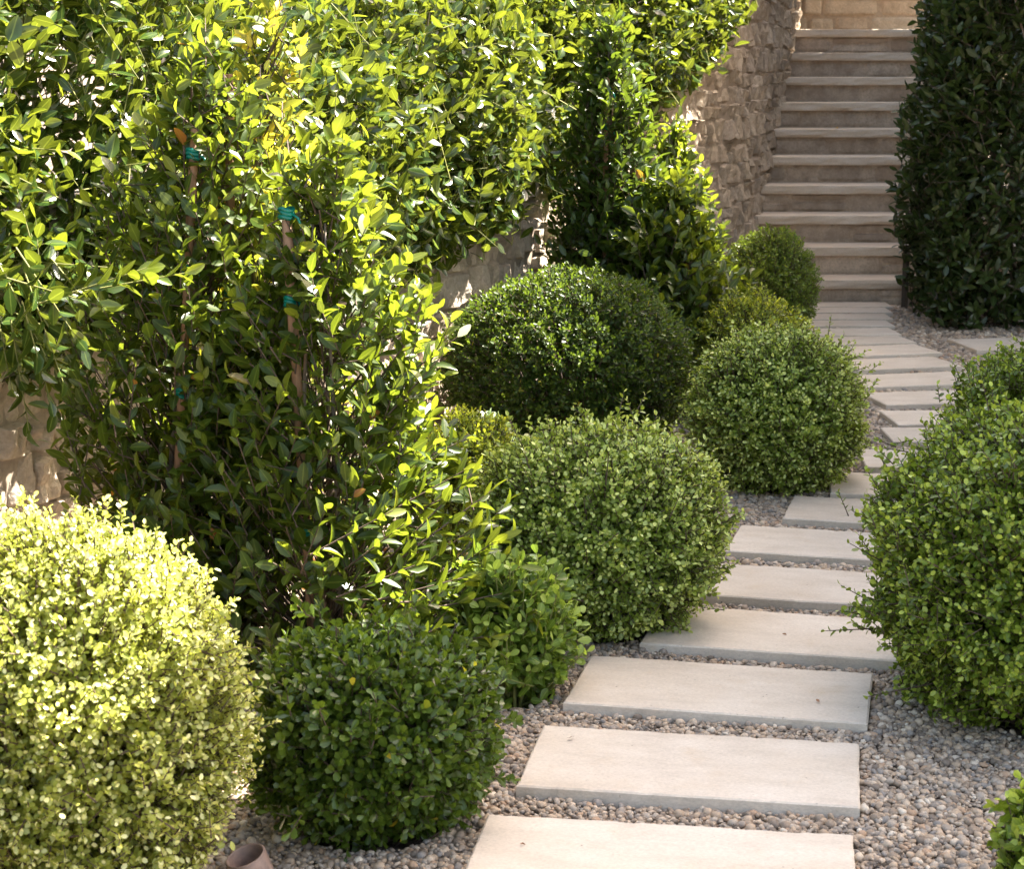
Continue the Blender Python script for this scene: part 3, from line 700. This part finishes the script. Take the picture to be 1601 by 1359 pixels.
# ------------------------------------------------------------------ dark hedge on the right and the unseen hedge and trees added for shade
def leaf_block(name, label, cat, x0, x1, y0, y1, z0, z1, n, mat, ll, wr, k=7, L=.24, limbs=60, T=T_BIG, lump=.55):
    cx, cy = (x0 + x1) / 2, (y0 + y1) / 2
    base = thing(name, (cx, cy, 0), label, cat)
    mb, tw, br = MB(), MB(), MB()
    hx, hy, hz = (x1 - x0) / 2, (y1 - y0) / 2, (z1 - z0) / 2
    areas = np.array([hy * hz, hy * hz * .6, hx * hz, hx * hz * .5, hx * hy * .5]); f = rng.choice(5, n, p=areas / areas.sum())
    a, b = rng.uniform(-1, 1, n), rng.uniform(-1, 1, n); P = np.empty((n, 3)); N = np.zeros((n, 3))
    for i, (ax, sg) in enumerate(((0, -1), (0, 1), (1, -1), (1, 1), (2, 1))):
        w = f == i; o = [q for q in range(3) if q != ax]
        P[w, ax] = sg; P[w, o[0]] = a[w]; P[w, o[1]] = b[w]; N[w, ax] = sg
    P = P * [hx, hy, hz]
    # round the corners
    e = np.maximum(np.abs(P) - (np.array([hx, hy, hz]) - .28), 0) * np.sign(P); ln = np.linalg.norm(e, axis=1, keepdims=True)
    P = P - e + np.where(ln > 1e-6, e / np.maximum(ln, 1e-6) * np.minimum(ln, .28), 0)
    N = unit(N + 1.5 * e)
    P = P + N * ((fbm(P * 1.7 + cx * 3, 3, 31) - .5) * lump - rng.uniform(0, 1, n)[:, None].ravel() ** 1.6 * .28)[:, None]
    P[:, 2] += (z0 + z1) / 2
    dirs = N * .65 + np.array([0, 0, .5]) + rng.normal(0, .38, (n, 3))
    kp = P[:, 2] > .04; P, dirs = P[kp], dirs[kp]; n = len(P)
    shoots(mb, tw, P, dirs, L * rng.uniform(.6, 1.3, n), k, ll, wr, .9, T, agebias=rng.uniform(0, 1, n) ** 2, twr=.003)
    w = rng.choice(n, limbs, replace=False)
    foot = np.stack([P[w, 0] * .45, P[w, 1] * .45, np.full(limbs, -.04)], -1); mid = foot * .35 + P[w] * .65; mid[:, :2] = foot[:, :2] * .6 + P[w][:, :2] * .4
    twigs(br, foot, mid, .018, .012, 6); twigs(br, mid, P[w], .012, .004, 5)
    mb.build('foliage', M[mat], base); tw.build('twigs', M['twig'], base); br.build('limbs', M['bark'], base)
    return base
leaf_block('laurel_hedge', 'tall dark laurel hedge in deep shade at the right, hiding one side of the steps', 'hedge', 2.88, 5.6, 13.05, 14.3, .02, 2.75, 4200, 'laurel', .105, .44)
leaf_block('laurel_hedge', 'unseen tall laurel hedge along the right side of the steps, added to shade them', 'hedge', 4.0, 5.4, 15.1, 19.2, .02, 5.6, 4600, 'laurel', .14, .40, k=6, limbs=30)

def shade_tree(label, x, y, zc, rx, ry, rzz, n, ll=.20):
    base = thing('shade_tree', (x, y, 0), label, 'tree', 'unseen evergreen trees added to shade the path')
    mb, tw, tr = MB(), MB(), MB()
    d = sphere_dirs(n); q = rng.uniform(.15, 1, n) ** .5
    P = d * q[:, None] * np.array([rx, ry, rzz]) * (1 + .35 * (fbm(d * 2 + x, 2, 4) - .5))[:, None] + [0, 0, zc]
    dirs = d + np.array([0, 0, .3]) + rng.normal(0, .4, (n, 3))
    shoots(mb, tw, P, dirs, np.full(n, .3), 6, ll, .42, 1.0, T_BIG, twr=.004)
    t = np.linspace(0, 1, 8); tube(tr, np.stack([.1 * np.sin(t * 3), .06 * np.sin(t * 4), -.05 + t * zc], -1), np.linspace(.16, .07, 8), 12)
    w = rng.choice(n, 60, replace=False); z0 = rng.uniform(.55, .95, 60) * zc
    twigs(tr, np.stack([0 * z0, 0 * z0, z0], -1), P[w], .045, .012, 6)
    mb.build('crown', M['laurel'], base); tw.build('twigs', M['twig'], base); tr.build('trunk', M['bark'], base)
for (x, y, zc, rx, ry, rz_, lab) in (
        (4.0, 5.9, 4.4, 1.8, 1.6, 2.05, 'unseen evergreen tree outside the frame, placed to shade the nearest slabs'),
        (4.2, 8.3, 4.15, 1.9, 1.7, 1.85, 'unseen evergreen tree past the right edge, placed to shade the middle slabs'),
        (4.60, 10.7, 4.1, 1.85, 1.6, 1.7, 'unseen evergreen tree in front of the dark hedge, placed to shade the bend'),
        (5.6, 12.9, 4.1, 2.0, 1.5, 1.7, 'unseen evergreen tree beside the dark hedge, placed to shade the far slabs'),
        (5.3, 17.7, 6.6, 2.2, 2.1, 2.2, 'unseen evergreen tree behind the hedge along the steps, added to shade the wall'),
        (6.6, 15.2, 4.8, 2.0, 1.8, 2.0, 'unseen evergreen tree right of the stone steps, added to shade them')):
    shade_tree(lab, x, y, zc, rx, ry, rz_, 3000)

# ------------------------------------------------------------------ pebbles
def pebbles():
    import bmesh
    def ico(sub):
        bm = bmesh.new(); bmesh.ops.create_icosphere(bm, subdivisions=sub, radius=1.0)
        v = np.array([x.co for x in bm.verts]); f = np.array([[q.index for q in p.verts] for p in bm.faces]); bm.free(); return v, f
    mb = MB()
    th = math.atan((679.5 - 105) / 3000.0)
    def inslab(P, grow=0):
        m = np.zeros(len(P), bool)
        for (x, y, yaw, w, d, _) in PAV + [(2.0, 14.2, .5, .84, .30, ''), (2.93, 11.98, 8, .95, .5, '')]:
            c, s = math.cos(R(yaw)), math.sin(R(yaw)); dx, dy = P[:, 0] - x, P[:, 1] - y
            u, v = dx * c + dy * s, -dx * s + dy * c
            m |= (u > -grow) & (u < w + grow) & (v > -grow) & (v < d + grow)
        return m
    def scatter(y0, y1, size, dens, sub, pxa, pxb, layers):
        sp = size
        ys = np.arange(y0, y1, sp)
        pts = []
        for yy in ys:
            xa, xb = (pxa - 800) / 3000 * yy, (pxb - 800) / 3000 * yy
            xa = max(xa, float(np.interp(yy, WX[:, 1], WX[:, 0])) + .02)
            xs = np.arange(xa, xb, sp); pts.append(np.stack([xs, np.full(len(xs), yy)], -1))
        P = np.concatenate(pts); P = np.concatenate([P + rng.uniform(-.6, .6, P.shape) * sp for _ in range(layers)])
        k = ~inslab(P, .003)
        for n, (x, y, r) in BUSH.items(): k &= np.hypot(P[:, 0] - x, P[:, 1] - y) > r * .62
        P = P[k]; n = len(P)
        v, f = ico(sub)
        sc = size * rng.lognormal(-.50, .42, n)[:, None] * np.stack([rng.uniform(.8, 1.25, n), rng.uniform(.65, .95, n), rng.uniform(.45, .75, n)], -1)
        sc = np.clip(sc, .003, size * 1.1)
        # random rotation: yaw plus tilt
        yw = rng.uniform(0, 6.28, n); ti = rng.normal(0, .45, n); t2 = rng.normal(0, .3, n)
        V = v[None] * (1 + .22 * (rng.uniform(0, 1, (n, len(v), 1)) - .5)) if sub <= 2 else np.tile(v[None], (n, 1, 1))
        V = np.sign(V) * np.abs(V) ** .9
        V = V * sc[:, None]
        def rot(V, a, i, j):
            c, s = np.cos(a)[:, None], np.sin(a)[:, None]; o = V.copy()
            o[..., i] = V[..., i] * c - V[..., j] * s; o[..., j] = V[..., i] * s + V[..., j] * c; return o
        V = rot(rot(rot(V, ti, 0, 2), t2, 1, 2), yw, 0, 1)
        # never let a pebble poke through a slab
        und = fbm(np.concatenate([P * 2.5, np.zeros((n, 1))], -1), 2, 7) * .018 + .004
        V = V + np.concatenate([P, (und + rng.uniform(-.008, .009, n))[:, None]], -1)[:, None]
        at = np.zeros((n, len(v), 4), np.float32); at[..., 0] = rng.uniform(0, 1, n)[:, None]
        mb.add(V.reshape(-1, 3), (f[None] + (np.arange(n) * len(v))[:, None, None]).reshape(-1, 3), at.reshape(-1, 4))
        return n
    tot = scatter(3.7, 6.4, .0120, 0, 2, -40, 1660, 2)
    tot += scatter(6.4, 9.6, .0155, 0, 2, 560, 1660, 2)
    tot += scatter(9.6, 14.5, .022, 0, 1, 560, 1720, 2)
    tot += scatter(3.4, 6.6, .021, 0, 1, 1660, 2600, 2)
    tot += scatter(2.3, 3.7, .021, 0, 1, -700, 2800, 2)
    tot += scatter(6.6, 12.5, .026, 0, 1, 1660, 2300, 1)
    tot += scatter(3.4, 6.6, .024, 0, 1, -700, -40, 2)
    print('pebbles', tot, mb.n)
    o = mb.build('pebble_gravel', M['pebble']); tag(o, 'loose rounded tan and grey pebbles between the slabs', 'gravel', kind='stuff')
pebbles()

# ------------------------------------------------------------------ small things
def uplight():
    base = thing('garden_spotlight', (-.56, 4.03, -.035), 'tilted open bronze tube of a garden spotlight at the bottom edge', 'spotlight')
    ax = unit(np.array([[-.30, -.18, .93]]))[0]; r, th, Ln = .046, .006, .17
    e1 = unit(np.cross(ax, [0, 1., 0])[None])[0]; e2 = np.cross(ax, e1); a = np.arange(48) * 2 * np.pi / 48
    c0 = np.array([.02, .0, -.04])
    mb = MB(); rings = []
    for (h, rr) in ((0, r), (Ln - .003, r), (Ln, r - .002), (Ln, r - th + .002), (Ln - .003, r - th), (.07, r - th)):
        rings.append(c0 + ax * h + rr * (e1 * np.cos(a)[:, None] + e2 * np.sin(a)[:, None]))
    i = np.arange(48); j = (i + 1) % 48
    q = np.concatenate([np.stack([i, j, j + 48, i + 48], -1) + 48 * k for k in range(5)])
    mb.add(np.concatenate(rings), q); mb.build('housing', M['copper'], base)
    lb = MB(); lb.add(c0 + ax * .072 + (r - th) * (e1 * np.cos(a)[:, None] + e2 * np.sin(a)[:, None]), np.arange(48)[None]); lb.build('lens', M['lens'], base)
uplight()
def post():
    mb = MB(); tube(mb, [(0, 0, -.05), (0, 0, .25), (0, 0, .45), (0, 0, .50)], [.025, .025, .025, .022], 4); 
    o = mb.build('marker_post', M['ironpost'], None, (2.94, 14.30, 0), smooth=False); tag(o, 'slim dark post at the foot of the steps, against the dark hedge', 'post')
post()
def fallen(label, x, y, z, size, mat, yaw):
    mb = MB(); tv = T_BIG
    add_leaves(mb, np.zeros((1, 3)), np.array([[1., 0, .25]]), np.array([[0, .5, 1.]]), np.array([size]), np.array([size * .5]), np.array([.5]), np.array([.5]), tmpl_big(.45, .7, .3))
    o = mb.build('fallen_leaf', M[mat], None, (x, y, z)); o.rotation_euler.z = yaw; tag(o, label, 'leaf')
fallen('small curled brown leaf lying on the second slab from the bottom', .145, 4.83, PZ + .006, .022, 'deadleaf', .4)
fallen('tiny brown leaf scrap on the right half of the third slab', .86, 5.13, PZ + .005, .018, 'deadleaf', 2.0)
fallen('tiny dark scrap near the left end of the nearest slab', .02, 4.13, PZ + .004, .012, 'deadleaf', .9)
fallen('dry leaf crumb on the fourth slab, close to its front edge', .86, 5.78, PZ + .004, .016, 'deadleaf', 2.6)
fallen('yellow leaf caught on the edge of a stone step', 2.74, SD + 5 * ST - .035, 6 * SR + .004, .06, 'yellowleaf', 1.2)

def litter():
    mb = MB(); n = 900
    yy = rng.uniform(4.6, 10.5, n); xx = np.interp(yy, WX[:, 1], WX[:, 0]) + .08 + rng.beta(1.2, 2.2, n) * np.interp(yy, [4.6, 6, 10.5], [1.15, 1.2, .9])
    k = np.ones(n, bool)
    for (x, y, r) in BUSH.values(): k &= np.hypot(xx - x, yy - y) > r * .5
    xx, yy = xx[k], yy[k]; n = len(xx)
    A = rng.normal(0, 1, (n, 3)) * [1, 1, .25]; N = rng.normal(0, .45, (n, 3)) + [0, 0, 1]
    L = rng.uniform(.03, .075, n)
    add_leaves(mb, np.stack([xx, yy, rng.uniform(.012, .035, n)], -1), A, N, L, L * .45, rng.uniform(0, 1, n), rng.uniform(0, .5, n), tmpl_big(.45, .5, .25))
    o = mb.build('leaf_litter', M['litter']); tag(o, 'dry reddish brown leaf litter under the staked trees', 'leaf litter'); o['kind'] = 'stuff'
litter()

# ------------------------------------------------------------------ light, sky, camera
AZ, EL = R(55), R(50)
sv = Vector((math.sin(AZ) * math.cos(EL), math.cos(AZ) * math.cos(EL), math.sin(EL)))
sun = bpy.data.lights.new('sun', 'SUN'); sun.energy = 5.0; sun.angle = R(.53); sun.color = (1, .93, .82)
so = bpy.data.objects.new('sun', sun); COL.objects.link(so); so.rotation_euler = sv.to_track_quat('Z', 'Y').to_euler(); so.location = (6, 14, 12)
w = bpy.data.worlds.new('World'); scene.world = w; w.use_nodes = True
nt = w.node_tree; bg = nt.nodes['Background']; sky = nt.nodes.new('ShaderNodeTexSky'); sky.sky_type = 'NISHITA'; sky.sun_disc = False
sky.sun_elevation = EL; sky.sun_rotation = AZ; sky.dust_density = 4.0; sky.ozone_density = .6; sky.air_density = 1.0
nt.links.new(mixc(nt, 1.0, sky.outputs[0], (1.085, .98, .85), 'MULTIPLY'), bg.inputs[0]); bg.inputs[1].default_value = .09

cam = bpy.data.cameras.new('camera'); co = bpy.data.objects.new('camera', cam); COL.objects.link(co)
cam.sensor_width = 36; cam.lens = 3000 / 1601 * 36; cam.clip_end = 500; cam.clip_start = .1
co.location = (0, 0, 1.8); co.rotation_euler = (math.pi / 2 - math.atan((679.5 - 105) / 3000.0), 0, 0)
cam.dof.use_dof = True; cam.dof.focus_distance = 6.6; cam.dof.aperture_fstop = 10.0
scene.camera = co
scene.view_settings.view_transform = 'Standard'; scene.view_settings.look = 'None'; scene.view_settings.exposure = 3.0; scene.view_settings.gamma = 1
scene.cycles.max_bounces = 7; scene.cycles.diffuse_bounces = 4; scene.cycles.transmission_bounces = 4; scene.cycles.use_denoising = True
